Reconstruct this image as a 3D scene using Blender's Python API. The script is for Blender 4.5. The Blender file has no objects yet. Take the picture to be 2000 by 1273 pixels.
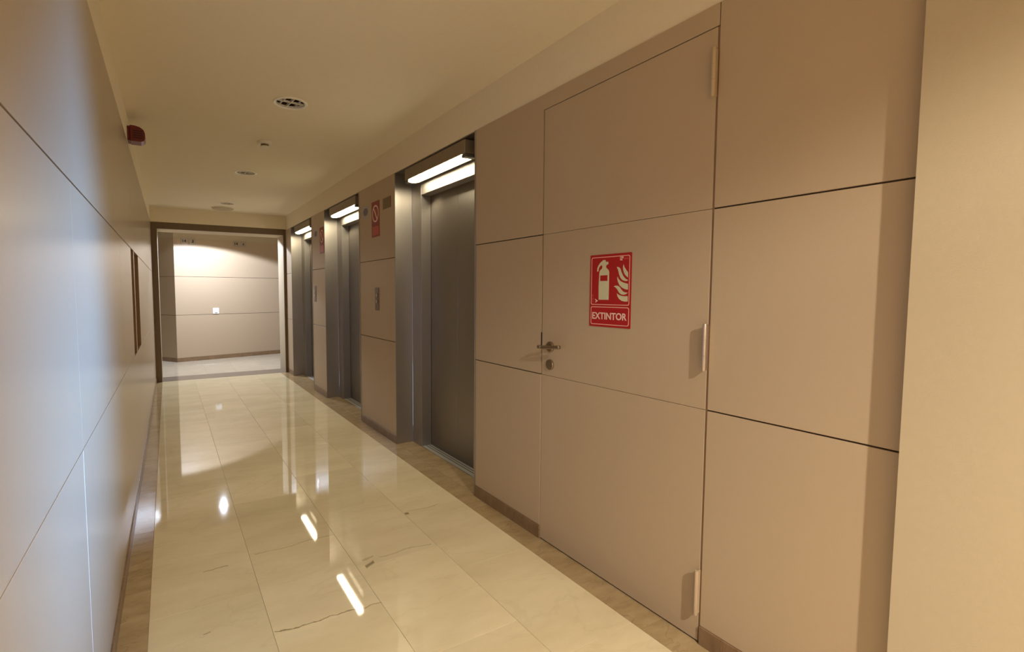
import bpy, bmesh, math, random
from mathutils import Vector, Matrix
random.seed(7)
S = bpy.context.scene
COL = S.collection
W0, H0 = 2000.0, 1273.0

# ------------------------------------------------------------------ camera
F_PX, CX, CY = 961.85, 866.87, 633.11
YAW, PITCH, ROLL = math.radians(29.2313), math.radians(3.7447), math.radians(-0.0457)
fw = Vector((math.sin(YAW)*math.cos(PITCH), math.cos(YAW)*math.cos(PITCH), -math.sin(PITCH)))
r0 = Vector((math.cos(YAW), -math.sin(YAW), 0)); u0 = r0.cross(fw)
rr = r0*math.cos(ROLL) + u0*math.sin(ROLL); uu = u0*math.cos(ROLL) - r0*math.sin(ROLL)
cam_d = bpy.data.cameras.new('camera'); cam = bpy.data.objects.new('camera', cam_d); COL.objects.link(cam)
cam_d.sensor_fit = 'HORIZONTAL'; cam_d.sensor_width = 36.0; cam_d.lens = F_PX/W0*36.0
cam_d.shift_x = (W0/2-CX)/W0; cam_d.shift_y = -(H0/2-CY)/W0
cam_d.clip_start = 0.02
cam.matrix_world = Matrix(((rr.x, uu.x, -fw.x, 0), (rr.y, uu.y, -fw.y, 0), (rr.z, uu.z, -fw.z, 1.28), (0, 0, 0, 1)))
S.camera = cam

# ------------------------------------------------------------------ world, exposure
wd = bpy.data.worlds.new('daylight_world'); S.world = wd; wd.use_nodes = True
wd.node_tree.nodes['Background'].inputs[0].default_value = (0.55, 0.68, 1.0, 1)
wd.node_tree.nodes['Background'].inputs[1].default_value = 0.35
S.view_settings.view_transform = 'Standard'; S.view_settings.look = 'None'
S.view_settings.exposure = 1.5; S.view_settings.gamma = 1.0; S.view_settings.use_curve_mapping = False

# light levels (all watts or emission strengths)
P_NEAR = 72.0; P_NEAR_IN = 72.0      # lit ceiling downlight just behind the camera
P_LOBBY = 70.0; P_LOBBY_IN = 8.0     # lit downlight in the lobby
P_DAY = 14.0       # daylight outside the glazed door behind the camera
E_TUBE = 14.5      # elevator tube lights
C_NEAR = (1.0, 0.92, 0.77); C_LOBBY = (0.95, 1.08, 1.30); C_TUBE = (1.0, 0.88, 0.60); C_DAY = (0.17, 0.45, 1.0)

# daylight beyond the glazed door that stands in the plaster wall behind the camera
ld = bpy.data.lights.new('daylight', 'AREA'); ld.shape = 'RECTANGLE'; ld.size = 0.14; ld.size_y = 2.8
ld.energy = P_DAY; ld.color = C_DAY; ld.spread = math.radians(17)
lo = bpy.data.objects.new('daylight', ld); COL.objects.link(lo)
jamb = Vector((1.611, -0.12, 1.30))                     # inner corner of the glazed door's jamb
lo.location = jamb - (Vector((-0.211, 2.28, 1.30))-jamb).normalized()*3.2
lo.rotation_euler = (Vector((-0.211, 2.10, 1.30))-lo.location).to_track_quat('-Z', 'Z').to_euler()

# ------------------------------------------------------------------ materials
def mat(name, col, rough=0.5, metal=0.0, spec=0.5, noise=0.0, nscale=40.0, bump=0.0, bscale=300.0, emit=None, estr=0.0, rnd=0.0, stretch=None):
    m = bpy.data.materials.new(name); m.use_nodes = True
    nt = m.node_tree; b = nt.nodes['Principled BSDF']
    b.inputs['Base Color'].default_value = (*col, 1); b.inputs['Roughness'].default_value = rough
    b.inputs['Metallic'].default_value = metal; b.inputs['Specular IOR Level'].default_value = spec
    geo = nt.nodes.new('ShaderNodeNewGeometry')
    src = geo.outputs['Position']
    if stretch:
        mp = nt.nodes.new('ShaderNodeMapping'); mp.inputs['Scale'].default_value = stretch
        nt.links.new(src, mp.inputs['Vector']); src = mp.outputs['Vector']
    out = None
    if noise > 0:
        n = nt.nodes.new('ShaderNodeTexNoise'); n.inputs['Scale'].default_value = nscale; n.inputs['Detail'].default_value = 5
        nt.links.new(src, n.inputs['Vector'])
        mr = nt.nodes.new('ShaderNodeMapRange'); mr.inputs['To Min'].default_value = 1-noise; mr.inputs['To Max'].default_value = 1+noise
        nt.links.new(n.outputs['Fac'], mr.inputs['Value'])
        out = mr.outputs['Result']
    if rnd > 0:
        oi = nt.nodes.new('ShaderNodeObjectInfo')
        m2 = nt.nodes.new('ShaderNodeMapRange'); m2.inputs['To Min'].default_value = 1-rnd; m2.inputs['To Max'].default_value = 1+rnd
        nt.links.new(oi.outputs['Random'], m2.inputs['Value'])
        if out:
            mm = nt.nodes.new('ShaderNodeMath'); mm.operation = 'MULTIPLY'
            nt.links.new(out, mm.inputs[0]); nt.links.new(m2.outputs['Result'], mm.inputs[1]); out = mm.outputs[0]
        else: out = m2.outputs['Result']
    if out:
        mx = nt.nodes.new('ShaderNodeVectorMath'); mx.operation = 'SCALE'; mx.inputs[0].default_value = col
        nt.links.new(out, mx.inputs['Scale']); nt.links.new(mx.outputs['Vector'], b.inputs['Base Color'])
    if bump > 0:
        n2 = nt.nodes.new('ShaderNodeTexNoise'); n2.inputs['Scale'].default_value = bscale; n2.inputs['Detail'].default_value = 3
        nt.links.new(src, n2.inputs['Vector'])
        bp = nt.nodes.new('ShaderNodeBump'); bp.inputs['Strength'].default_value = bump; bp.inputs['Distance'].default_value = 0.001
        nt.links.new(n2.outputs['Fac'], bp.inputs['Height']); nt.links.new(bp.outputs['Normal'], b.inputs['Normal'])
    if emit:
        b.inputs['Emission Color'].default_value = (*emit, 1); b.inputs['Emission Strength'].default_value = estr
    return m

M = {}
M['panel'] = mat('laminate_panel', (0.50, 0.38, 0.262), 0.42, spec=0.4, noise=0.05, nscale=260, bump=0.12, bscale=420)
M['panel_left'] = mat('laminate_panel_gloss', (0.47, 0.375, 0.27), 0.26, spec=0.26, noise=0.04, nscale=260, bump=0.08, bscale=420)
M['joint'] = mat('joint_shadow_gap', (0.09, 0.055, 0.03), 0.7)
M['joint_pale'] = mat('pale_joint_strip', (0.72, 0.68, 0.62), 0.4)  # pale tone of the strip along one upright joint, left wall
M['plaster'] = mat('cream_plaster', (0.53, 0.435, 0.305), 0.75, spec=0.25, noise=0.03, nscale=60, bump=0.25, bscale=260)
M['ceiling'] = mat('ceiling_paint', (0.83, 0.725, 0.545), 0.8, spec=0.2, noise=0.03, nscale=50, bump=0.2, bscale=220)
M['wood_trim'] = mat('brown_trim', (0.15, 0.095, 0.05), 0.5, noise=0.1, nscale=30, stretch=(1, 1, 0.1))
M['frame_edge'] = mat('pale_edge_strip', (0.62, 0.50, 0.36), 0.4)
M['steel'] = mat('brushed_steel', (0.40, 0.375, 0.355), 0.42, metal=1.0, noise=0.10, nscale=60, stretch=(40, 40, 1.0))
M['steel_dull'] = mat('matt_steel_lintel', (0.42, 0.39, 0.36), 0.6, metal=0.85, noise=0.08, nscale=60, stretch=(40, 1, 40))
M['steel_dark'] = mat('brushed_steel_door', (0.27, 0.245, 0.225), 0.36, metal=1.0, noise=0.10, nscale=60, stretch=(40, 40, 1.0))
M['alu'] = mat('aluminium_sill', (0.42, 0.41, 0.40), 0.6, metal=0.3, noise=0.1, nscale=50, stretch=(30, 1, 1))
M['satin'] = mat('satin_nickel', (0.36, 0.29, 0.22), 0.34, metal=1.0, noise=0.05, nscale=90)
M['hinge'] = mat('zinc_hinge', (0.62, 0.52, 0.44), 0.38, metal=0.8, noise=0.15, nscale=120)
M['dark'] = mat('dark_gap', (0.02, 0.014, 0.01), 0.8)
M['can'] = mat('downlight_reflector', (0.07, 0.045, 0.03), 0.3, metal=0.5, noise=0.1, nscale=60)
M['ring'] = mat('downlight_ring', (0.90, 0.84, 0.74), 0.35, metal=0.1, noise=0.03, nscale=80)
M['white_plastic'] = mat('white_plastic', (0.74, 0.68, 0.56), 0.4, noise=0.02, nscale=90)
M['pure_white'] = mat('switch_white', (0.86, 0.84, 0.80), 0.35, noise=0.02, nscale=90)
M['red_plastic'] = mat('red_siren_plastic', (0.14, 0.010, 0.010), 0.35, noise=0.05, nscale=60)
M['sign_red'] = mat('sign_red', (0.42, 0.010, 0.012), 0.35, noise=0.03, nscale=90)
M['sign_red_dark'] = mat('dark_sign_red', (0.26, 0.014, 0.012), 0.4, noise=0.05, nscale=90)  # darker red for the signs on the elevator pillars
M['sign_red_soft'] = mat('sign_red_soft', (0.50, 0.05, 0.045), 0.35, noise=0.05, nscale=300)
M['sign_line'] = mat('sign_outline', (0.86, 0.42, 0.36), 0.4, noise=0.03, nscale=90)
M['sign_glow'] = mat('photoluminescent_cream', (0.64, 0.61, 0.42), 0.45, noise=0.03, nscale=90)
M['sign_pale'] = mat('sign_pale', (0.78, 0.45, 0.38), 0.45, noise=0.03, nscale=90)
M['sign_white'] = mat('sign_white_print', (0.85, 0.62, 0.54), 0.4, noise=0.03, nscale=90)
M['plaque'] = mat('brown_plaque', (0.19, 0.12, 0.055), 0.35, metal=0.3, noise=0.06, nscale=90)
M['sticker'] = mat('oval_sticker', (0.42, 0.38, 0.40), 0.4, noise=0.05, nscale=90)
M['sticker_blue'] = mat('oval_sticker_print', (0.13, 0.10, 0.13), 0.4, noise=0.05, nscale=90)
M['button_plate'] = mat('button_plate', (0.16, 0.11, 0.09), 0.35, metal=0.6, noise=0.06, nscale=90)
M['button'] = mat('button_face', (0.42, 0.33, 0.27), 0.4, metal=0.4, noise=0.06, nscale=90)
M['plate'] = mat('number_plate', (0.42, 0.35, 0.28), 0.35, metal=0.3, noise=0.05, nscale=90)
M['ink'] = mat('black_ink', (0.02, 0.012, 0.01), 0.5)
M['niche'] = mat('niche_brown', (0.26, 0.155, 0.085), 0.5, noise=0.08, nscale=60)
M['lobby_floor'] = mat('lobby_floor_marble', (0.60, 0.52, 0.40), 0.16, noise=0.10, nscale=5, rnd=0.03)
M['threshold'] = mat('threshold_marble', (0.24, 0.20, 0.165), 0.14, noise=0.18, nscale=9)
M['grout'] = mat('floor_grout', (0.42, 0.34, 0.22), 0.7)
M['tube'] = mat('tube_diffuser', (0.9, 0.9, 0.88), 0.4, emit=C_TUBE, estr=E_TUBE)
M['lamp_on'] = mat('lamp_lit', (0.9, 0.9, 0.88), 0.4, emit=(1.0, 0.9, 0.75), estr=30.0)
M['housing'] = mat('tube_housing', (0.26, 0.20, 0.14), 0.4, metal=0.3, noise=0.05, nscale=60)
M['endcap'] = mat('tube_end_cap', (0.10, 0.085, 0.07), 0.4, noise=0.03, nscale=60)
M['glass'] = bpy.data.materials.new('clear_glass'); M['glass'].use_nodes = True
_nt = M['glass'].node_tree; _o = _nt.nodes['Material Output']
_tr = _nt.nodes.new('ShaderNodeBsdfTransparent'); _gl = _nt.nodes.new('ShaderNodeBsdfGlossy'); _gl.inputs['Roughness'].default_value = 0.02
_mx = _nt.nodes.new('ShaderNodeMixShader'); _mx.inputs[0].default_value = 0.06
_nt.links.new(_tr.outputs[0], _mx.inputs[1]); _nt.links.new(_gl.outputs[0], _mx.inputs[2]); _nt.links.new(_mx.outputs[0], _o.inputs['Surface'])

def marble(name, base, dark, vein, rough, vscale=1.6, amount=0.35, marks=False):
    m = bpy.data.materials.new(name); m.use_nodes = True; nt = m.node_tree; L = nt.links
    b = nt.nodes['Principled BSDF']; b.inputs['Roughness'].default_value = rough; b.inputs['Specular IOR Level'].default_value = 0.5
    geo = nt.nodes.new('ShaderNodeNewGeometry'); oi = nt.nodes.new('ShaderNodeObjectInfo')
    off = nt.nodes.new('ShaderNodeVectorMath'); off.operation = 'MULTIPLY_ADD'
    cmb = nt.nodes.new('ShaderNodeCombineXYZ')
    for k in range(3): L.new(oi.outputs['Random'], cmb.inputs[k])
    off.inputs[1].default_value = (7.0, 13.0, 5.0); L.new(cmb.outputs[0], off.inputs[0]); L.new(geo.outputs['Position'], off.inputs[2])
    mp = nt.nodes.new('ShaderNodeMapping'); mp.inputs['Scale'].default_value = (1.0, 2.4, 1.0); mp.inputs['Rotation'].default_value = (0, 0, -0.12)
    L.new(off.outputs[0], mp.inputs['Vector'])
    n1 = nt.nodes.new('ShaderNodeTexNoise'); n1.inputs['Scale'].default_value = vscale*1.5; n1.inputs['Detail'].default_value = 8; n1.inputs['Roughness'].default_value = 0.65
    L.new(mp.outputs[0], n1.inputs['Vector'])
    r1 = nt.nodes.new('ShaderNodeValToRGB'); r1.color_ramp.elements[0].position = 0.34; r1.color_ramp.elements[1].position = 0.66
    r1.color_ramp.elements[0].color = (*dark, 1); r1.color_ramp.elements[1].color = (*base, 1)
    L.new(n1.outputs['Fac'], r1.inputs['Fac'])
    n2 = nt.nodes.new('ShaderNodeTexNoise'); n2.inputs['Scale'].default_value = vscale; n2.inputs['Detail'].default_value = 6; n2.inputs['Distortion'].default_value = 0.6
    L.new(mp.outputs[0], n2.inputs['Vector'])
    a = nt.nodes.new('ShaderNodeMath'); a.operation = 'SUBTRACT'; a.inputs[1].default_value = 0.5; L.new(n2.outputs['Fac'], a.inputs[0])
    ab = nt.nodes.new('ShaderNodeMath'); ab.operation = 'ABSOLUTE'; L.new(a.outputs[0], ab.inputs[0])
    r2 = nt.nodes.new('ShaderNodeMapRange'); r2.inputs['From Min'].default_value = 0.0; r2.inputs['From Max'].default_value = 0.012
    r2.inputs['To Min'].default_value = amount; r2.inputs['To Max'].default_value = 0.0; L.new(ab.outputs[0], r2.inputs['Value'])
    mix = nt.nodes.new('ShaderNodeMix'); mix.data_type = 'RGBA'; mix.inputs[7].default_value = (*vein, 1)
    L.new(r2.outputs[0], mix.inputs[0]); L.new(r1.outputs[0], mix.inputs[6])
    cur = mix.outputs[2]
    if marks:
        # chips, filled cracks and dirt marks that are in the stone itself
        sp = nt.nodes.new('ShaderNodeSeparateXYZ'); L.new(geo.outputs['Position'], sp.inputs[0])
        wob = nt.nodes.new('ShaderNodeTexNoise'); wob.inputs['Scale'].default_value = 9.0; wob.inputs['Detail'].default_value = 6; L.new(geo.outputs['Position'], wob.inputs['Vector'])
        def line(yc, slope, x0, x1, amp, wdt, strength):
            nonlocal cur
            def mt(op, i0, i1):
                q = nt.nodes.new('ShaderNodeMath'); q.operation = op
                for k, v in enumerate((i0, i1)):
                    if v is None: continue
                    if isinstance(v, (int, float)): q.inputs[k].default_value = v
                    else: L.new(v, q.inputs[k])
                return q.outputs[0]
            w = mt('MULTIPLY', mt('SUBTRACT', wob.outputs['Fac'], 0.5), amp)
            t = mt('ADD', mt('MULTIPLY', mt('SUBTRACT', sp.outputs[0], x0), slope), yc)
            dd = mt('ABSOLUTE', mt('ADD', mt('SUBTRACT', sp.outputs[1], t), w), None)
            mr = nt.nodes.new('ShaderNodeMapRange'); mr.inputs['From Min'].default_value = wdt*0.4; mr.inputs['From Max'].default_value = wdt
            mr.inputs['To Min'].default_value = strength; mr.inputs['To Max'].default_value = 0.0; L.new(dd, mr.inputs['Value'])
            g = mt('MULTIPLY', mt('GREATER_THAN', sp.outputs[0], x0), mt('LESS_THAN', sp.outputs[0], x1))
            f = mt('MULTIPLY', mr.outputs[0], g)
            mx = nt.nodes.new('ShaderNodeMix'); mx.data_type = 'RGBA'; mx.inputs[7].default_value = (0.17, 0.12, 0.05, 1)
            L.new(f, mx.inputs[0]); L.new(cur, mx.inputs[6]); cur = mx.outputs[2]
        line(1.855, -0.03, 0.31, 0.64, 0.09, 0.0045, 0.75)
        line(1.83, 0.05, 0.655, 0.73, 0.06, 0.004, 0.5)
        line(2.44, 0.03, 0.10, 0.205, 0.05, 0.005, 0.5)
        line(1.98, 0.0, 0.075, 0.10, 0.05, 0.005, 0.5)
        line(2.115, 0.5, 0.765, 0.815, 0.03, 0.016, 0.7)
        line(2.175, 0.3, 0.77, 0.83, 0.06, 0.010, 0.35)
        line(2.525, 0.1, 1.155, 1.18, 0.02, 0.018, 0.75)
        line(2.55, -0.03, 1.18, 1.40, 0.05, 0.005, 0.35)
        line(2.16, 0.02, 0.85, 1.13, 0.07, 0.006, 0.3)
        line(2.49, 0.0, 0.33, 0.70, 0.06, 0.005, 0.35)
    oi2 = nt.nodes.new('ShaderNodeMapRange'); oi2.inputs['To Min'].default_value = 0.95; oi2.inputs['To Max'].default_value = 1.05
    L.new(oi.outputs['Random'], oi2.inputs['Value'])
    sc = nt.nodes.new('ShaderNodeVectorMath'); sc.operation = 'SCALE'; L.new(cur, sc.inputs[0]); L.new(oi2.outputs[0], sc.inputs['Scale'])
    L.new(sc.outputs['Vector'], b.inputs['Base Color'])
    return m
M['tile'] = marble('cream_marble_tile', (0.78, 0.67, 0.45), (0.68, 0.57, 0.36), (0.46, 0.36, 0.20), 0.035, vscale=1.2, amount=0.13, marks=True)
M['border'] = marble('tan_border_marble', (0.47, 0.345, 0.19), (0.35, 0.245, 0.125), (0.22, 0.14, 0.06), 0.12, vscale=4.0, amount=0.4)
M['base_marble'] = marble('brown_baseboard_marble', (0.29, 0.185, 0.105), (0.20, 0.12, 0.065), (0.10, 0.05, 0.02), 0.3, vscale=5.0, amount=0.4)

# ------------------------------------------------------------------ helpers
def link(name, me, m, parent=None, loc=None):
    if m is not None and not me.materials: me.materials.append(m)
    o = bpy.data.objects.new(name, me); COL.objects.link(o)
    if parent: o.parent = parent
    if loc: o.location = loc
    return o
def empty(name, loc=(0, 0, 0)):
    o = bpy.data.objects.new(name, None); COL.objects.link(o); o.location = loc; o.empty_display_size = 0.1
    return o
def tag(o, label, cat, group=None):
    o['label'] = label; o['category'] = cat
    if group: o['group'] = group
    return o
def struct(o): o['kind'] = 'structure'; return o
def bm_box(bm, a, b):
    vs = [bm.verts.new((x, y, z)) for x in (a[0], b[0]) for y in (a[1], b[1]) for z in (a[2], b[2])]
    for f in ((0, 1, 3, 2), (4, 6, 7, 5), (0, 4, 5, 1), (2, 3, 7, 6), (0, 2, 6, 4), (1, 5, 7, 3)): bm.faces.new([vs[i] for i in f])
def box_mesh(name, a, b, bev=0.0, seg=1):
    a, b = [min(p, q) for p, q in zip(a, b)], [max(p, q) for p, q in zip(a, b)]
    bm = bmesh.new(); bm_box(bm, a, b)
    if bev > 0: bmesh.ops.bevel(bm, geom=bm.edges[:], offset=bev, segments=seg, affect='EDGES', profile=0.5)
    me = bpy.data.meshes.new(name); bm.to_mesh(me); bm.free(); return me
def box(name, a, b, m, parent=None, bev=0.0, seg=1):
    return link(name, box_mesh(name, a, b, bev, seg), m, parent)
def multi(name, boxes, m, parent=None):
    bm = bmesh.new()
    for a, b in boxes: bm_box(bm, [min(p, q) for p, q in zip(a, b)], [max(p, q) for p, q in zip(a, b)])
    me = bpy.data.meshes.new(name); bm.to_mesh(me); bm.free(); return link(name, me, m, parent)
class Frame:                                                   # a flat drawing plane: origin, right, up; outward = right x up
    def __init__(s, o, r, u): s.o, s.r, s.u = Vector(o), Vector(r).normalized(), Vector(u).normalized(); s.n = s.r.cross(s.u)
    def p(s, a, b, d=0): return s.o + s.r*a + s.u*b + s.n*d
def prism(name, pts, fr, d0, d1, m, parent=None, bev=0.0, hole=None):
    bm = bmesh.new()
    def ring(pp, d): return [bm.verts.new(fr.p(a, b, d)) for a, b in pp]
    lo_, hi_ = ring(pts, d0), ring(pts, d1); n = len(pts)
    if hole:
        hl, hh = ring(hole, d0), ring(hole, d1)
        for i in range(n):
            j = (i+1) % n
            bm.faces.new((hi_[i], hi_[j], hh[j], hh[i])); bm.faces.new((lo_[i], hl[i], hl[j], lo_[j]))
            bm.faces.new((lo_[i], lo_[j], hi_[j], hi_[i])); bm.faces.new((hl[i], hh[i], hh[j], hl[j]))
    else:
        bm.faces.new(hi_); bm.faces.new(lo_[::-1])
        for i in range(n):
            j = (i+1) % n; bm.faces.new((lo_[i], lo_[j], hi_[j], hi_[i]))
    bmesh.ops.recalc_face_normals(bm, faces=bm.faces[:])
    if bev > 0: bmesh.ops.bevel(bm, geom=bm.edges[:], offset=bev, segments=2, affect='EDGES', profile=0.5)
    me = bpy.data.meshes.new(name); bm.to_mesh(me); bm.free(); return link(name, me, m, parent)
def rect(x0, y0, x1, y1): return [(x0, y0), (x1, y0), (x1, y1), (x0, y1)]
def rrect(x0, y0, x1, y1, r, n=5):
    out = []
    for cx, cy, a0 in ((x1-r, y0+r, -90), (x1-r, y1-r, 0), (x0+r, y1-r, 90), (x0+r, y0+r, 180)):
        for k in range(n+1):
            a = math.radians(a0+90*k/n); out.append((cx+r*math.cos(a), cy+r*math.sin(a)))
    return out
def circ(cx, cy, rx, ry=None, n=32): ry = ry or rx; return [(cx+rx*math.cos(2*math.pi*k/n), cy+ry*math.sin(2*math.pi*k/n)) for k in range(n)]
def lathe(name, prof, m, parent=None, loc=None, n=32, axis='Z'):
    bm = bmesh.new(); rows = []
    for r, z in prof:
        if r < 1e-6: rows.append([bm.verts.new((0, 0, z))])
        else: rows.append([bm.verts.new((r*math.cos(2*math.pi*k/n), r*math.sin(2*math.pi*k/n), z)) for k in range(n)])
    for A, B in zip(rows, rows[1:]):
        for k in range(n):
            j = (k+1) % n
            if len(A) == 1 and len(B) == 1: continue
            if len(A) == 1: bm.faces.new((A[0], B[j], B[k]))
            elif len(B) == 1: bm.faces.new((A[k], A[j], B[0]))
            else: bm.faces.new((A[k], A[j], B[j], B[k]))
    bmesh.ops.recalc_face_normals(bm, faces=bm.faces[:])
    if axis == 'X': bmesh.ops.rotate(bm, verts=bm.verts[:], matrix=Matrix.Rotation(math.radians(90), 3, 'Y'))
    if axis == 'Y': bmesh.ops.rotate(bm, verts=bm.verts[:], matrix=Matrix.Rotation(math.radians(-90), 3, 'X'))
    for f in bm.faces: f.smooth = True
    me = bpy.data.meshes.new(name); bm.to_mesh(me); bm.free()
    try: me.set_sharp_from_angle(angle=math.radians(35))
    except Exception: pass
    return link(name, me, m, parent, loc)
def text(name, s, fr, x0, y0, x1, y1, d, m, parent=None, bold=0.0, thick=0.0005):
    cu = bpy.data.curves.new(name, 'FONT'); cu.body = s; cu.extrude = thick/2; cu.offset = bold; cu.resolution_u = 4
    t = bpy.data.objects.new(name, cu); COL.objects.link(t)
    dg = bpy.context.evaluated_depsgraph_get(); me = bpy.data.meshes.new_from_object(t.evaluated_get(dg))
    bpy.data.objects.remove(t); bpy.data.curves.remove(cu)
    xs = [v.co.x for v in me.vertices]; ys = [v.co.y for v in me.vertices]
    ax, bx_, ay, by = min(xs), max(xs), min(ys), max(ys)
    for v in me.vertices:
        a = x0+(v.co.x-ax)/(bx_-ax)*(x1-x0); b = y0+(v.co.y-ay)/(by-ay)*(y1-y0)
        v.co = fr.p(a, b, d+(v.co.z))
    me.materials.clear(); return link(name, me, m, parent)
def copy_tree(o, loc):
    c = o.copy(); COL.objects.link(c); c.location = loc
    for ch in o.children:
        k = ch.copy(); COL.objects.link(k); k.parent = c
        for g in ch.children:
            q = g.copy(); COL.objects.link(q); q.parent = k
    return c

XR, XL, ZC, ZP = 1.65, -0.210, 2.47, 2.25     # panel face right, panel face left, ceiling, panel top
ZU, ZL, ZB = 1.566, 0.862, 0.068              # upper joint, lower joint, baseboard top
Y0, Y1 = -3.0, 8.05                           # corridor ends
G = 0.0026                                    # half joint
PLX = 1.611                                   # face of the plaster wall on the right
ELEV = (3.160, 5.240, 7.057); EH = 0.612      # elevator centres, half width of the opening

# ------------------------------------------------------------------ floor
floor = struct(box('floor', (-0.30, Y0, -0.12), (2.02, 8.05, -0.0022), M['grout']))
TW, TL = 0.423, 0.65
xs = [-0.105, 0.305, 0.728, 1.151, 1.530]
for c in range(4):
    y = -2.96 + (0.0 if c % 2 else 0.325) + 0.30
    y = {0: 2.165, 1: 2.49, 2: 2.12, 3: 2.54}[c] - 9*TL
    while y < Y1:
        a, b = max(y, Y0), min(y+TL, Y1)
        if b-a > 0.02: box('floor_tile', (xs[c]+0.0006, a+0.0006, -0.012), (xs[c+1]-0.0006, b-0.0006, 0), M['tile'], floor, bev=0.0006)
        y += TL
for x0, x1 in ((-0.24, -0.105), (1.530, 1.655)):
    y = Y0+0.21
    a = Y0
    while a < Y1:
        b = min(a+0.60, Y1)
        box('border_tile', (x0+0.0006, a+0.0006, -0.012), (x1-0.0006, b-0.0006, 0), M['border'], floor, bev=0.0006); a += 0.60
for yc in ELEV:
    for a, b in ((yc-EH, yc), (yc, yc+EH)):
        box('alcove_tile', (1.656, a+0.0006, -0.012), (1.90, b-0.0006, 0), M['border'], floor, bev=0.0006)
box('threshold_strip', (-0.30, 8.051, -0.012), (2.0, 8.49, 0), M['threshold'], floor, bev=0.0006)
lob = struct(box('floor_lobby', (-3.0, 8.49, -0.12), (4.0, 13.0, -0.0022), M['grout']))
for i in range(16):
    for j in range(8):
        a, b = -3.0+0.4375*i, 8.491+0.5635*j
        box('lobby_tile', (a+0.0006, b+0.0006, -0.012), (a+0.4366, b+0.5626, 0), M['lobby_floor'], lob, bev=0.0006)

# ------------------------------------------------------------------ ceilings with round downlight holes
HR = 0.089
def ceiling(name, x0, x1, y0, y1, z, holes):
    bm = bmesh.new()
    def q(ax, ay, bx, by):
        if bx-ax > 1e-5 and by-ay > 1e-5: bm.faces.new([bm.verts.new(p) for p in ((ax, ay, z), (ax, by, z), (bx, by, z), (bx, ay, z))])
    h = 0.16; cur = y0
    for hx, hy in sorted(holes, key=lambda t: t[1]):
        q(x0, cur, x1, hy-h); q(x0, hy-h, hx-h, hy+h); q(hx+h, hy-h, x1, hy+h); cur = hy+h
        n = 40; sq, ci = [], []
        for k in range(n):
            a = 2*math.pi*(k+0.5)/n; c, s = math.cos(a), math.sin(a); f = h/max(abs(c), abs(s))
            sq.append(bm.verts.new((hx+c*f, hy+s*f, z))); ci.append(bm.verts.new((hx+c*HR, hy+s*HR, z)))
        for k in range(n):
            j = (k+1) % n; bm.faces.new((sq[k], ci[k], ci[j], sq[j]))
        for a in (45, 135, 225, 315):                            # close the square's corners
            c, s = math.cos(math.radians(a)), math.sin(math.radians(a))
            cv = bm.verts.new((hx+math.copysign(h, c), hy+math.copysign(h, s), z))
            k0 = int(a/360*n) - 1
            bm.faces.new((sq[k0 % n], sq[(k0+1) % n], cv))
    q(x0, cur, x1, y1)
    for f in bm.faces:
        f.normal_update()
        if f.normal.z > 0: f.normal_flip()
    me = bpy.data.meshes.new(name); bm.to_mesh(me); bm.free(); return struct(link(name, me, M['ceiling']))
DL = [(0.715, 3.257), (0.718, 5.33), (0.732, 7.27)]
NEAR = (0.71, -1.30); LOBBY = (0.735, 9.20)
ceiling('ceiling', -0.30, 1.80, Y0, 8.05, ZC, DL + [NEAR])
ceiling('ceiling_lobby', -3.0, 4.0, 8.05, 13.0, ZC, [LOBBY])
struct(box('ceiling_slab', (-3.1, Y0-0.1, 2.66), (4.1, 13.1, 2.76), M['dark']))

# ------------------------------------------------------------------ wall_right: backing, panels, fascia
segs = [(0.507, 1.0435), (1.9345, 2.548)] + [(ELEV[0]+EH, ELEV[1]-EH), (ELEV[1]+EH, ELEV[2]-EH), (ELEV[2]+EH, Y1)]
for i, (a, b) in enumerate(segs):
    wr = struct(box('wall_right', (1.661, a, 0), (1.80, b, 2.2505), M['joint']))
    if i == 0:
        box('door_backing', (1.661, 1.0436, 2.178), (1.80, 1.9344, 2.2505), M['joint'], wr); box('door_backing', (1.76, 1.0436, 0), (1.80, 1.9344, 2.178), M['joint'], wr)
    rows = [(ZB+0.001, ZL-G), (ZL+G, ZU-G), (ZU+G, ZP)]
    for k, (z0, z1) in enumerate(rows):
        if i == 1 and k == 2:                                     # L-shaped panel that runs on above the door
            fr = Frame((XR, 0, 0), (0, -1, 0), (0, 0, 1))
            prism('panel', [(-b, z0), (-a, z0), (-a, 2.1765), (-1.0465, 2.1765), (-1.0465, z1), (-b, z1)], fr, -0.0105, 0, M['panel'], wr)
        else: box('panel', (XR, a+0.001, z0), (1.6605, b-(0.001 if i != 0 else 0), z1), M['panel'], wr, bev=0.0008)
fasc = struct(box('trim_1', (1.654, 0.507, 2.252), (1.80, Y1, ZC), M['ceiling']))
bbr = struct(empty('baseboard_right'))
for a, b in segs:
    n = max(1, round((b-a)/0.45))
    for k in range(n):
        p, q = a+(b-a)*k/n, a+(b-a)*(k+1)/n
        box('baseboard_piece', (1.644, p+0.0005-(0.006 if k == 0 and a > 1.5 else 0), 0.0), (1.6605, q-0.0005, ZB), M['base_marble'], bbr, bev=0.001)

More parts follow.
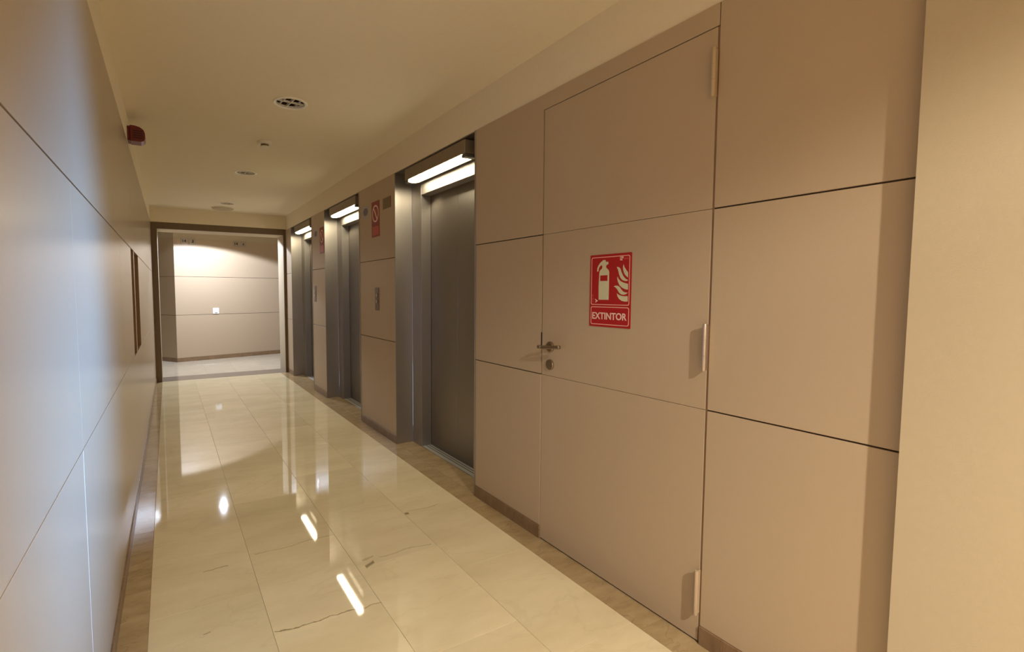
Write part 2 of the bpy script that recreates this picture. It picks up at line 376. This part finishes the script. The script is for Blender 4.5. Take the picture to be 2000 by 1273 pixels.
# plaster wall at the right, with the glazed door opening behind the camera
WA, WB, WZ = -1.38, -0.12, 2.30
struct(multi('wall_plaster', [((PLX, WB, 0), (1.80, 0.507, ZC)), ((PLX, Y0, 0), (1.80, WA, ZC)), ((PLX, WA, WZ), (1.80, WB, ZC))], M['plaster']))
w1 = struct(multi('window_1', [((1.70, WA, 0), (1.75, WA+0.05, WZ)), ((1.70, WB-0.05, 0), (1.75, WB, WZ)), ((1.70, WA, WZ-0.05), (1.75, WB, WZ)), ((1.70, WA, 0.0), (1.75, WB, 0.06))], M['alu']))
box('window_pane', (1.722, WA+0.05, 0.06), (1.728, WB-0.05, WZ-0.05), M['glass'], w1)
struct(box('wall_back', (-0.4, Y0-0.12, 0), (2.0, Y0, ZC), M['plaster']))

# ------------------------------------------------------------------ door_1: service door with the extinguisher sign
DA, DB = 1.0475, 1.9315                        # leaf edges (hinge side, lock side)
door = struct(empty('door_1', (XR, 1.4895, 0)))
def dbox(name, a, b, m, parent=door, bev=0.0):
    off = Vector((XR, 1.4895, 0)) if True else None
    return box(name, [p-q for p, q in zip(a, off)], [p-q for p, q in zip(b, off)], m, parent, bev)
for z0, z1 in ((0.006, ZL-0.0008), (ZL+0.0008, ZU-0.0008), (ZU+0.0008, 2.173)):
    dbox('leaf_panel', (XR+0.001, DA+0.0045, z0), (XR+0.04, DB-0.003, z1), M['panel'], bev=0.0006)
dbox('edge_strip', (XR+0.003, DA-0.0025, 0.006), (XR+0.03, DA+0.0035, 2.173), M['niche'])
dbox('lock_edge_strip', (XR+0.0005, DB+0.0005, 0.0), (XR+0.01, DB+0.0028, 0.86), M['frame_edge'])
def rel(o, loc): o.location = Vector(loc)-Vector((XR, 1.4895, 0)); return o
# lever handle
ro = rel(lathe('rosette', [(0, 0.0), (0.026, 0.0), (0.026, -0.006), (0.023, -0.009), (0, -0.009)], M['satin'], door, axis='X'), (XR, 1.865, 1.008))
rel(lathe('handle_neck', [(0.0, 0.0), (0.010, 0.0), (0.009, -0.045), (0, -0.045)], M['satin'], door, axis='X'), (XR, 1.865, 1.008))
lev = box('lever', (-0.056, -0.118, -0.0085), (-0.038, 0.012, 0.0085), M['satin'], door, bev=0.004, seg=2)
lev.location = Vector((XR, 1.865, 1.008))-Vector((XR, 1.4895, 0)); lev.rotation_euler.x = -0.10
rel(box('lever_tip', (-0.058, 0.0, -0.0085), (-0.034, 0.024, 0.0085), M['satin'], door, bev=0.003, seg=2), (XR, 1.877, 1.008))
kp = rel(lathe('key_escutcheon', [(0, 0.0), (0.0265, 0.0), (0.0265, -0.005), (0.024, -0.008), (0, -0.008)], M['satin'], door, axis='X'), (XR, 1.865, 0.919))
box('strike_slot', (-0.0008, DB-1.4895-0.001, 1.01), (0.006, DB-1.4895+0.004, 1.075), M['dark'], door)
for k, (za, zb, dz) in enumerate(((1.940, 2.102, 0), (1.003, 1.168, 0), (0.111, 0.277, 0))):
    e = rel(box('hinge', (-0.020, 0.0015, 0.002), (0.006, 0.0045, zb-za-0.002), M['hinge'] if k == 1 else M['panel'], door, bev=0.0006), (XR, 1.048, za))
    h0 = (zb-za); R1, R0 = 0.0068, 0.0058
    br = lathe('hinge_barrel', [(0, 0), (R0, 0.0), (R1, 0.004), (R1, h0*0.33), (R0, h0*0.335), (R1, h0*0.34), (R1, h0*0.66), (R0, h0*0.665), (R1, h0*0.67), (R1, h0-0.004), (R0, h0), (0, h0)], M['hinge'] if k == 1 else M['panel'], e, n=20)
    br.location = (-0.0185, 0.003, 0)

# ------------------------------------------------------------------ wall_left: backing, panels, niche
ZPL = 2.27
wl = struct(multi('wall_left', [((-0.36, Y0, 0), (XL-0.0105, 3.773, ZPL)), ((-0.36, 4.583, 0), (XL-0.0105, Y1, ZPL)), ((-0.36, 3.773, 0), (XL-0.0105, 4.583, 0.845)), ((-0.36, 3.773, 1.575), (XL-0.0105, 4.583, ZPL)), ((-0.40, 3.773, 0.845), (-0.345, 4.583, 1.575))], M['joint']))
def lp(a, b, z0, z1): box('panel', (XL-0.010, a+0.0008, z0), (XL, b-0.0008, z1), M['panel_left'], wl, bev=0.0007)
for a, b in ((Y0, -0.9), (-0.9, 4.003), (4.003, Y1)): lp(a+0.0012, b-0.0012, ZU+G, ZPL)
for a, b in ((Y0, -0.9), (-0.9, 1.589), (1.589, 2.978), (2.978, 3.773), (4.033, 4.094), (4.583, Y1)): lp(a, b, ZL+0.0015, ZU-G)
for a, b in ((Y0, -0.9), (-0.9, 1.589), (1.589, Y1)): lp(a, b, ZB+0.001, ZL-0.0015)
box('joint_strip', (XL-0.006, 1.5878, ZB), (XL+0.0003, 1.5902, ZL-0.003), M['joint_pale'], wl)
box('joint_strip', (XL-0.006, 1.5882, ZL+0.003), (XL-0.0001, 1.5898, ZU-0.004), M['panel_left'], wl)
nb = struct(empty('trim_2', (0, 0, 0)))
box('slot_back', (XL-0.060, 3.773, 0.845), (XL-0.052, 4.033, 1.575), M['niche'], nb)
box('niche_back', (XL-0.125, 4.094, 0.845), (XL-0.117, 4.583, 1.575), M['niche'], nb)
box('niche_far_jamb', (XL-0.118, 4.574, ZL), (XL-0.0006, 4.58305, ZU), M['niche'], nb)
box('slot_far_jamb', (XL-0.053, 4.024, ZL), (XL-0.0006, 4.0335, ZU), M['niche'], nb)
box('niche_near_jamb', (XL-0.118, 4.0945, ZL), (XL-0.011, 4.101, ZU), M['niche'], nb)
box('niche_bottom', (XL-0.118, 4.101, 0.845), (XL-0.011, 4.5735, ZL), M['niche'], nb)
box('niche_top', (XL-0.118, 4.101, ZU), (XL-0.011, 4.5735, 1.575), M['niche'], nb)
tr3 = struct(box('trim_3', (-0.36, Y0, ZPL+0.002), (XL-0.003, Y1, ZC), M['ceiling']))
bbl = struct(empty('baseboard_left'))
a = Y0
while a < Y1-0.001:
    b = min(a+0.6, Y1)
    box('baseboard_piece', (XL-0.0105, a+0.0005, 0), (XL+0.006, b-0.0005, ZB), M['base_marble'], bbl, bev=0.001); a = b

# the left wall stands at a slight angle to the elevators' wall
LA = 0.0045; PV = Vector((XL, 1.5, 0))
def turn_left(o):
    o.rotation_euler.z = -LA; o.location = PV - Matrix.Rotation(-LA, 3, 'Z') @ PV
for o in (wl, nb, bbl, tr3): turn_left(o)

# ------------------------------------------------------------------ portal to the lobby
PX0, PX1, PZ = -0.105, 1.612, 2.172
pt = struct(empty('trim_4', (0.75, 8.05, 0)))
def pbox(name, a, b, m, bev=0.0):
    o = Vector((0.75, 8.05, 0)); return box(name, [p-q for p, q in zip(a, o)], [p-q for p, q in zip(b, o)], m, pt, bev)
pbox('post', (-0.215, 8.045, 0), (PX0, 8.075, 2.262), M['wood_trim'], 0.001)
pbox('post', (PX1, 8.045, 0), (1.655, 8.075, 2.262), M['wood_trim'], 0.001)
pbox('header', (PX0, 8.045, PZ), (PX1, 8.075, 2.262), M['wood_trim'], 0.001)
pbox('bulkhead', (-0.30, 8.0455, 2.264), (1.70, 8.075, ZC), M['ceiling'])
struct(multi('wall_portal', [((-3.0, 8.076, 0), (PX0, 8.49, ZC)), ((PX1, 8.076, 0), (4.0, 8.49, ZC)), ((PX0, 8.076, PZ), (PX1, 8.49, ZC))], M['plaster']))

# ------------------------------------------------------------------ lobby walls
A = Vector((0.118, 10.185, 0)); B = Vector((2.004, 10.631, 0)); tdir = (B-A).normalized()
FR = Frame(A, tdir, (0, 0, 1))
wing = Vector((-0.262, 0.39, 0)).normalized()
FW = Frame(A+wing*2.6, -wing, (0, 0, 1))
def lobby_wall(name, fr, w):
    back = struct(prism(name, rect(0, 0, w, ZC), fr, -0.12, -0.010, M['joint']))
    for z0, z1 in ((0.075, ZL-0.003), (ZL+0.003, ZU-0.003), (ZU+0.003, 2.268)): prism('panel', rect(0, z0, w, z1), fr, -0.0098, 0, M['panel'], back)
    prism('fascia', rect(0, 2.2685, w, ZC), fr, -0.0098, -0.002, M['plaster'], back)
    prism('baseboard_piece', rect(0, 0.0, w, 0.0745), fr, -0.0098, 0.005, M['base_marble'], back)
lobby_wall('wall_far', FR, 3.6); lobby_wall('wall_wing', FW, 2.6)
struct(box('wall_lobby_left', (-3.1, 8.0, 0), (-3.0, 13.0, ZC), M['plaster']))
struct(box('wall_lobby_right', (4.0, 8.0, 0), (4.1, 13.0, ZC), M['plaster']))
struct(box('wall_lobby_back', (-3.1, 13.0, 0), (4.1, 13.1, ZC), M['plaster']))

# ------------------------------------------------------------------ elevators
def make_elevator(loc):
    e = empty('elevator', loc)
    for s in (-1, 1):
        y0, y1 = s*EH, s*(EH-0.012)
        box('reveal_jamb', (-0.004, min(y0, y1), 0), (0.150, max(y0, y1), 2.2495), M['steel'], e, bev=0.0012)
        y0, y1 = s*(EH-0.0125), s*0.4275
        box('door_post', (0.150, min(y0, y1), 0.0), (0.238, max(y0, y1), 2.2435), M['steel'], e, bev=0.0015)
    box('lintel', (0.150, -0.427, 2.057), (0.238, 0.427, 2.2435), M['steel_dull'], e, bev=0.0015)
    box('soffit', (0.004, -EH+0.0125, 2.244), (0.238, EH-0.0125, 2.2495), M['steel_dark'], e)
    for s in (-1, 1):
        a, b = (0.0012, 0.4272) if s > 0 else (-0.4272, -0.0012)
        box('door_leaf', (0.2385, a, 0.008), (0.262, b, 2.075), M['steel_dark'], e, bev=0.0012)
    sill = box('sill', (0.152, -0.427, 0.0005), (0.238, 0.427, 0.006), M['alu'], e, bev=0.001)
    for x in (0.185, 0.210): box('sill_groove', (x, -0.42, 0.0055), (x+0.006, 0.42, 0.0064), M['dark'], sill)
    box('shaft_back', (0.263, -0.60, 0.0), (0.268, 0.60, 2.25), M['dark'], e)
    return e
e1 = make_elevator((XR, ELEV[0], 0)); e2 = copy_tree(e1, (XR, ELEV[1], 0)); e3 = copy_tree(e1, (XR, ELEV[2], 0))
grp = 'elevators along the right wall'
tag(e1, 'nearest steel elevator, right after the door with the red extinguisher sign', 'elevator', grp)
tag(e2, 'middle steel elevator between the two panelled pillars with red signs', 'elevator', grp)
tag(e3, 'farthest steel elevator, next to the lobby opening', 'elevator', grp)
def make_tube(loc):
    t = empty('tube_light', loc)                                  # origin at the housing's top centre, under the soffit
    box('housing', (-0.044, -0.452, -0.088), (0.044, 0.452, 0.0), M['housing'], t, bev=0.004, seg=2)
    prism('diffuser', [(-0.037, 0.0), (-0.034, -0.011), (-0.022, -0.019), (0.022, -0.019), (0.034, -0.011), (0.037, 0.0)], Frame((0, 0.40, -0.0885), (1, 0, 0), (0, 0, 1)), 0.0, 0.80, M['tube'], t)
    box('reflector', (0.0445, -0.45, -0.105), (0.0475, 0.45, -0.002), M['housing'], t)  # back skirt added to keep the tube's light off the upper lintel
    for y in (-0.4525, 0.4015): box('end_cap', (-0.040, y, -0.110), (0.040, y+0.051, -0.0885), M['endcap'], t, bev=0.006, seg=2)
    return t
t1 = make_tube((XR+0.056, ELEV[0]-0.01, 2.2435)); t2 = copy_tree(t1, (XR+0.056, ELEV[1]-0.01, 2.2435)); t3 = copy_tree(t1, (XR+0.056, ELEV[2]-0.01, 2.2435))
grp = 'lit tube lights above the elevator doors'
tag(t1, 'lit tube light above the nearest elevator door', 'light', grp)
tag(t2, 'lit tube light above the middle elevator door', 'light', grp)
tag(t3, 'lit tube light above the farthest elevator door', 'light', grp)

# ------------------------------------------------------------------ downlights
def make_downlight(loc, lit=False):
    d = empty('downlight', loc)
    lathe('ring', [(0.086, 0.012), (0.0865, -0.003), (0.090, -0.007), (0.100, -0.0065), (0.1045, -0.003), (0.105, 0.0), (0.095, 0.001)], M['ring'], d, n=40)
    lathe('reflector', [(0.0875, 0.001), (0.085, 0.03), (0.075, 0.085), (0.055, 0.12), (0.0, 0.125)], M['can'], d, n=40)
    if not lit:
        lv = box('louvre', (-0.0018, -0.085, -0.003), (0.0018, 0.085, 0.014), M['ring'], d)
        for x in (-0.048, 0.048): box('louvre_blade', (x-0.0012, -0.066, -0.001), (x+0.0012, 0.066, 0.012), M['ring'], lv)
        box('louvre_blade', (-0.085, -0.0014, -0.001), (0.085, 0.0014, 0.012), M['ring'], lv)
    return d
d1 = make_downlight((DL[0][0], DL[0][1], ZC)); d2 = copy_tree(d1, (DL[1][0], DL[1][1], ZC)); d3 = copy_tree(d1, (DL[2][0], DL[2][1], ZC))
grp = 'unlit round ceiling downlights'
tag(d1, 'largest unlit round ceiling downlight, nearest of three, before the smoke detector', 'downlight', grp)
tag(d2, 'unlit round downlight with a pale ring, between smoke detector and ceiling disc', 'downlight', grp)
tag(d3, 'smallest unlit round downlight, just above the flat ceiling disc', 'downlight', grp)
d1.rotation_euler.z = 0.12
for (x, y), colr, lobes, lab in ((NEAR, C_NEAR, ((P_NEAR, 149, 0.26), (P_NEAR_IN, 124, 0.6)), 'lit round ceiling downlight beside the plaster wall'),
                                  (LOBBY, C_LOBBY, ((P_LOBBY, 150, 0.10), (P_LOBBY_IN, 136, 1.0)), 'lit round ceiling downlight in the lobby')):
    d = make_downlight((x, y, ZC), True); tag(d, lab, 'downlight', 'lit round ceiling downlights')
    lathe('lamp', [(0.0, 0.020), (0.050, 0.020), (0.055, 0.028), (0.0, 0.060)], M['lamp_on'], d, n=24)
    for pw, size, blend in lobes:
        sl = bpy.data.lights.new('lamp_light', 'SPOT'); sl.energy = pw; sl.color = colr; sl.spot_size = math.radians(size); sl.spot_blend = blend; sl.shadow_soft_size = 0.03
        so = bpy.data.objects.new('lamp_light', sl); COL.objects.link(so); so.parent = d; so.location = (0, 0, -0.012)

# smoke detector, ceiling disc
sd = empty('smoke_detector', (0.711, 4.18, ZC))
lathe('detector_base', [(0.0, 0.0), (0.056, 0.0), (0.057, -0.010), (0.050, -0.022), (0.0, -0.022)], M['white_plastic'], sd)
lathe('sensing_slot', [(0.030, -0.0221), (0.030, -0.036), (0.0, -0.036)], M['plaque'], sd)
lathe('detector_cap', [(0.0, -0.036), (0.034, -0.0361), (0.033, -0.044), (0.024, -0.050), (0.0, -0.051)], M['white_plastic'], sd)
tag(sd, 'small white smoke detector between the nearest two ceiling downlights', 'detector')
cd = empty('ceiling_speaker', (0.72, 7.70, ZC))
lathe('disc', [(0.0, 0.0), (0.135, 0.0), (0.142, -0.008), (0.130, -0.022), (0.0, -0.030)], M['plaster'], cd)
lathe('rim', [(0.142, 0.0), (0.148, -0.002), (0.148, -0.010), (0.1425, -0.010)], M['white_plastic'], cd)
tag(cd, 'flat round cream disc on the ceiling by the lobby opening', 'ceiling disc')

# red siren on the left wall
sr = empty('siren', (XL+0.0113, 4.02, 2.345))
fr = Frame((0, 0.055, 0), (1, 0, 0), (0, 0, 1))
prism('siren_body', [(0.012, -0.052), (0.075, -0.052), (0.092, -0.044), (0.100, -0.028), (0.100, 0.008), (0.092, 0.030), (0.070, 0.046), (0.040, 0.053), (0.012, 0.053)], fr, 0, 0.11, M['red_plastic'], sr, bev=0.004)
box('siren_base', (-0.003, -0.050, -0.048), (0.013, 0.050, 0.048), M['red_plastic'], sr, bev=0.003)
for z in (-0.03, -0.015, 0.0, 0.015): box('sound_slot', (0.030, -0.0565, z), (0.085, -0.0545, z+0.005), M['dark'], sr)
tag(sr, 'dark red fire alarm siren high on the left wall', 'siren')

# ------------------------------------------------------------------ extinguisher sign on the door
SY, SZ, SWD, SHT = 1.608, 1.1285, 0.2245, 0.3125
sg = empty('fire_extinguisher_sign', (XR, SY-SWD/2, SZ))
FS = Frame((0.0008, SWD/2, 0), (0, -1, 0), (0, 0, 1))
prism('sign_board', rrect(0, 0, SWD, SHT, 0.003, 3), FS, 0.0, 0.002, M['sign_red'], sg)
def uv(px, py):                                                   # a point of the print, read off the board, in metres on the board
    yt = 155-(px-168)/574*40; yb = 1090+(px-145)/560*58; v = (py-yt)/(yb-yt)
    xl = 168-(py-155)/935*23; xr_ = 742-(py-115)/1033*37
    return ((px-xl)/(xr_-xl)*SWD, (1-v)*SHT)
def outline(name, x0, y0, x1, y1, r, w): prism(name, rrect(x0, y0, x1, y1, r), FS, 0.002, 0.0024, M['sign_line'], sg, hole=rrect(x0+w, y0+w, x1-w, y1-w, r-w*0.6))
outline('upper_outline', 0.0075, SHT*0.303, SWD-0.0075, SHT*0.968, 0.008, 0.0034)
outline('lower_outline', 0.0075, SHT*0.028, SWD-0.0075, SHT*0.280, 0.009, 0.0034)
ext = [(285, 745), (287, 560), (298, 390), (305, 360), (325, 338), (340, 328), (341, 290), (336, 285), (318, 290), (300, 310), (290, 335), (284, 368), (265, 366), (270, 325), (285, 290), (310, 255), (332, 235), (347, 230), (348, 217), (390, 215), (391, 235), (408, 242), (425, 236), (430, 270), (410, 278), (397, 290), (397, 318), (412, 330), (430, 350), (438, 375), (432, 600), (426, 750)]
eb = prism('extinguisher_print', [uv(*p) for p in ext], FS, 0.002, 0.0025, M['sign_glow'], sg)
prism('extinguisher_label', [uv(*p) for p in ((313, 422), (416, 418), (413, 496), (311, 495))], FS, 0.0025, 0.0028, M['sign_red'], eb)
fl = [[(633, 275), (645, 315), (672, 360), (690, 385), (688, 455), (660, 430), (638, 395), (627, 350), (626, 310)],
      [(542, 309), (570, 313), (592, 335), (603, 375), (625, 430), (655, 470), (686, 488), (682, 500), (650, 502), (615, 488), (588, 455), (570, 400), (560, 350)],
      [(550, 438), (565, 470), (590, 500), (625, 520), (660, 532), (687, 540), (685, 618), (650, 612), (610, 590), (575, 555), (555, 505), (548, 470)],
      [(498, 572), (520, 562), (550, 562), (577, 578), (595, 608), (620, 640), (650, 655), (683, 658), (660, 678), (630, 687), (595, 680), (568, 655), (548, 615), (525, 585)],
      [(540, 664), (560, 682), (590, 697), (630, 706), (681, 705), (679, 778), (640, 778), (600, 766), (568, 740), (548, 705)]]
for f in fl: prism('flame_print', [uv(*p) for p in f], FS, 0.002, 0.0025, M['sign_glow'], sg)
prism('small_arrow', [uv(*p) for p in ((232, 730), (276, 760), (234, 784), (245, 758))], FS, 0.002, 0.0024, M['sign_white'], sg)
for q in ((188, 672, 212, 698), (188, 712, 214, 748), (186, 754, 210, 776)): prism('small_print', [uv(q[0], q[1]), uv(q[2], q[1]), uv(q[2], q[3]), uv(q[0], q[3])], FS, 0.002, 0.0022, M['sign_red_soft'], sg)
lg = prism('maker_mark', [uv(*p) for p in ((588, 172), (634, 168), (634, 196), (612, 198), (624, 222), (588, 224))], FS, 0.002, 0.0024, M['sign_pale'], sg)
prism('maker_mark_bar', [uv(*p) for p in ((640, 190), (702, 185), (702, 208), (640, 212))], FS, 0.002, 0.0022, M['sign_red_soft'], sg)
prism('maker_mark_gap', [uv(*p) for p in ((597, 183), (604, 182), (604, 200), (597, 201))], FS, 0.0024, 0.0026, M['sign_red'], lg)
text('lettering', 'EXTINTOR', FS, SWD*0.075, SHT*0.103, SWD*0.915, SHT*0.200, 0.0022, M['sign_white'], sg, bold=0.022)
tag(sg, 'red and cream EXTINTOR fire extinguisher sign on the door', 'sign')

# ------------------------------------------------------------------ red lift signs, plaques, stickers, call buttons on the pillars
def lift_sign(loc, w, h):
    s = empty('fire_lift_sign', loc); f = Frame((0, w/2, 0), (0, -1, 0), (0, 0, 1))
    prism('sign_board', rect(0, 0, w, h), f, 0.0003, 0.002, M['sign_red_dark'], s)
    c = (w/2, h*0.655); R = w*0.40
    prism('ring_print', circ(*c, R), f, 0.002, 0.0025, M['sign_white'], s, hole=circ(*c, R*0.83))
    dx, dy = R*0.9*math.cos(math.radians(52)), R*0.9*math.sin(math.radians(52)); t = R*0.09
    prism('slash_print', [(c[0]-dx-t, c[1]+dy-t*.4), (c[0]-dx+t, c[1]+dy+t*.4), (c[0]+dx+t, c[1]-dy+t*.4), (c[0]+dx-t, c[1]-dy-t*.4)], f, 0.0026, 0.003, M['sign_white'], s)
    prism('figure_print', [(c[0]+R*0.05, c[1]-R*0.6), (c[0]+R*0.35, c[1]-R*0.6), (c[0]+R*0.35, c[1]+R*0.2), (c[0]+R*0.22, c[1]+R*0.55), (c[0]-R*0.05, c[1]+R*0.5), (c[0]-R*0.05, c[1]+R*0.1)], f, 0.002, 0.0024, M['sign_red_soft'], s)
    prism('text_band', rect(w*0.10, h*0.055, w*0.92, h*0.30), f, 0.002, 0.0023, M['sign_red_soft'], s)
    return s
grp = 'red prohibition signs beside the elevators'
tag(lift_sign((XR, 4.20, 1.775), 0.190, 0.315), 'red sign with crossed-out circle on the pillar beside the nearest elevator', 'sign', grp)
tag(lift_sign((XR, 5.966, 1.748), 0.190, 0.315), 'red sign with crossed-out circle on the pillar beside the farthest elevator', 'sign', grp)
pq = empty('brown_plaque', (XR, 3.936, 1.990)); prism('plaque_board', rect(-0.088, 0, 0.088, 0.092), Frame((0, 0, 0), (0, -1, 0), (0, 0, 1)), 0.0003, 0.003, M['plaque'], pq, bev=0.0008)
tag(pq, 'blank brown plaque right of the red sign, by the nearest elevator', 'plaque')
grp = 'oval stickers beside the red elevator signs'
for loc, lab in (((XR, 4.466, 2.030), 'grey oval sticker left of the red sign beside the middle elevator'), ((XR, 6.255, 2.010), 'grey oval sticker left of the red sign beside the farthest elevator')):
    st = empty('oval_sticker', loc); f = Frame((0, 0, 0), (0, -1, 0), (0, 0, 1))
    prism('sticker_backing', rect(-0.088, -0.060, 0.086, 0.058), f, 0.0003, 0.0009, M['sticker'], st)
    prism('oval_print', circ(0.012, 0.0, 0.062, 0.036), f, 0.0009, 0.0013, M['sticker_blue'], st)
    tag(st, lab, 'sticker', grp)
def buttons(loc):
    b = empty('call_button_panel', loc); f = Frame((0, 0, 0), (0, -1, 0), (0, 0, 1))
    prism('button_plate', rrect(-0.045, -0.102, 0.045, 0.102, 0.004, 3), f, 0.0003, 0.004, M['button_plate'], b)
    for z in (-0.022, 0.034):
        k = prism('button', circ(0.0, z, 0.019, n=24), f, 0.004, 0.008, M['button'], b, bev=0.0008)
    prism('indicator', rect(-0.022, 0.068, 0.022, 0.084), f, 0.004, 0.0046, M['niche'], b)
    return b
grp = 'elevator call button panels'
tag(buttons((XR, 4.178, 1.217)), 'dark call button panel on the pillar between nearest and middle elevators', 'button panel', grp)
tag(buttons((XR, 6.316, 1.260)), 'dark call button panel on the pillar beside the farthest elevator', 'button panel', grp)

# ------------------------------------------------------------------ number plates and switch on the lobby wall
def along(x): return (Vector((x, A.y+(x-A.x)*tdir.y/tdir.x, 0))-A).length
grp = 'apartment number plates on the lobby wall'
for x, z, s, lab in ((0.293, 2.2125, '14', 'grey plate reading 14, leftmost of the plates on the lobby wall'), (0.427, 2.2125, 'J', 'grey plate with the letter J on the lobby wall'),
                     (1.196, 2.2200, '14', 'grey plate reading 14 beside the plate with letter A'), (1.330, 2.2200, 'A', 'grey plate with the letter A, rightmost on the lobby wall')):
    c = FR.p(along(x), z, 0); pl = empty('number_plate', c); f = Frame((0, 0, 0), tdir, (0, 0, 1))
    prism('plate_board', rrect(-0.056, -0.055, 0.056, 0.055, 0.004, 3), f, 0.0003, 0.010, M['plate'], pl, bev=0.001)
    w = 0.030 if len(s) == 2 else 0.018
    text('lettering', s, f, -w, -0.024, w, 0.028, 0.0102, M['ink'], pl, bold=0.025)
    tag(pl, lab, 'plate', grp)
c = FR.p(along(0.793), 0.925, 0); sw = empty('light_switch', c); f = Frame((0, 0, 0), tdir, (0, 0, 1))
prism('switch_plate', rrect(-0.056, -0.056, 0.056, 0.056, 0.006, 3), f, 0.0003, 0.012, M['pure_white'], sw, bev=0.001)
prism('rocker', rect(-0.034, -0.030, 0.034, 0.038), f, 0.012, 0.016, M['pure_white'], sw, bev=0.001)
prism('indicator', rect(-0.02, -0.044, 0.02, -0.036), f, 0.012, 0.0128, M['plaque'], sw)
tag(sw, 'white light switch on the lobby wall', 'light switch')
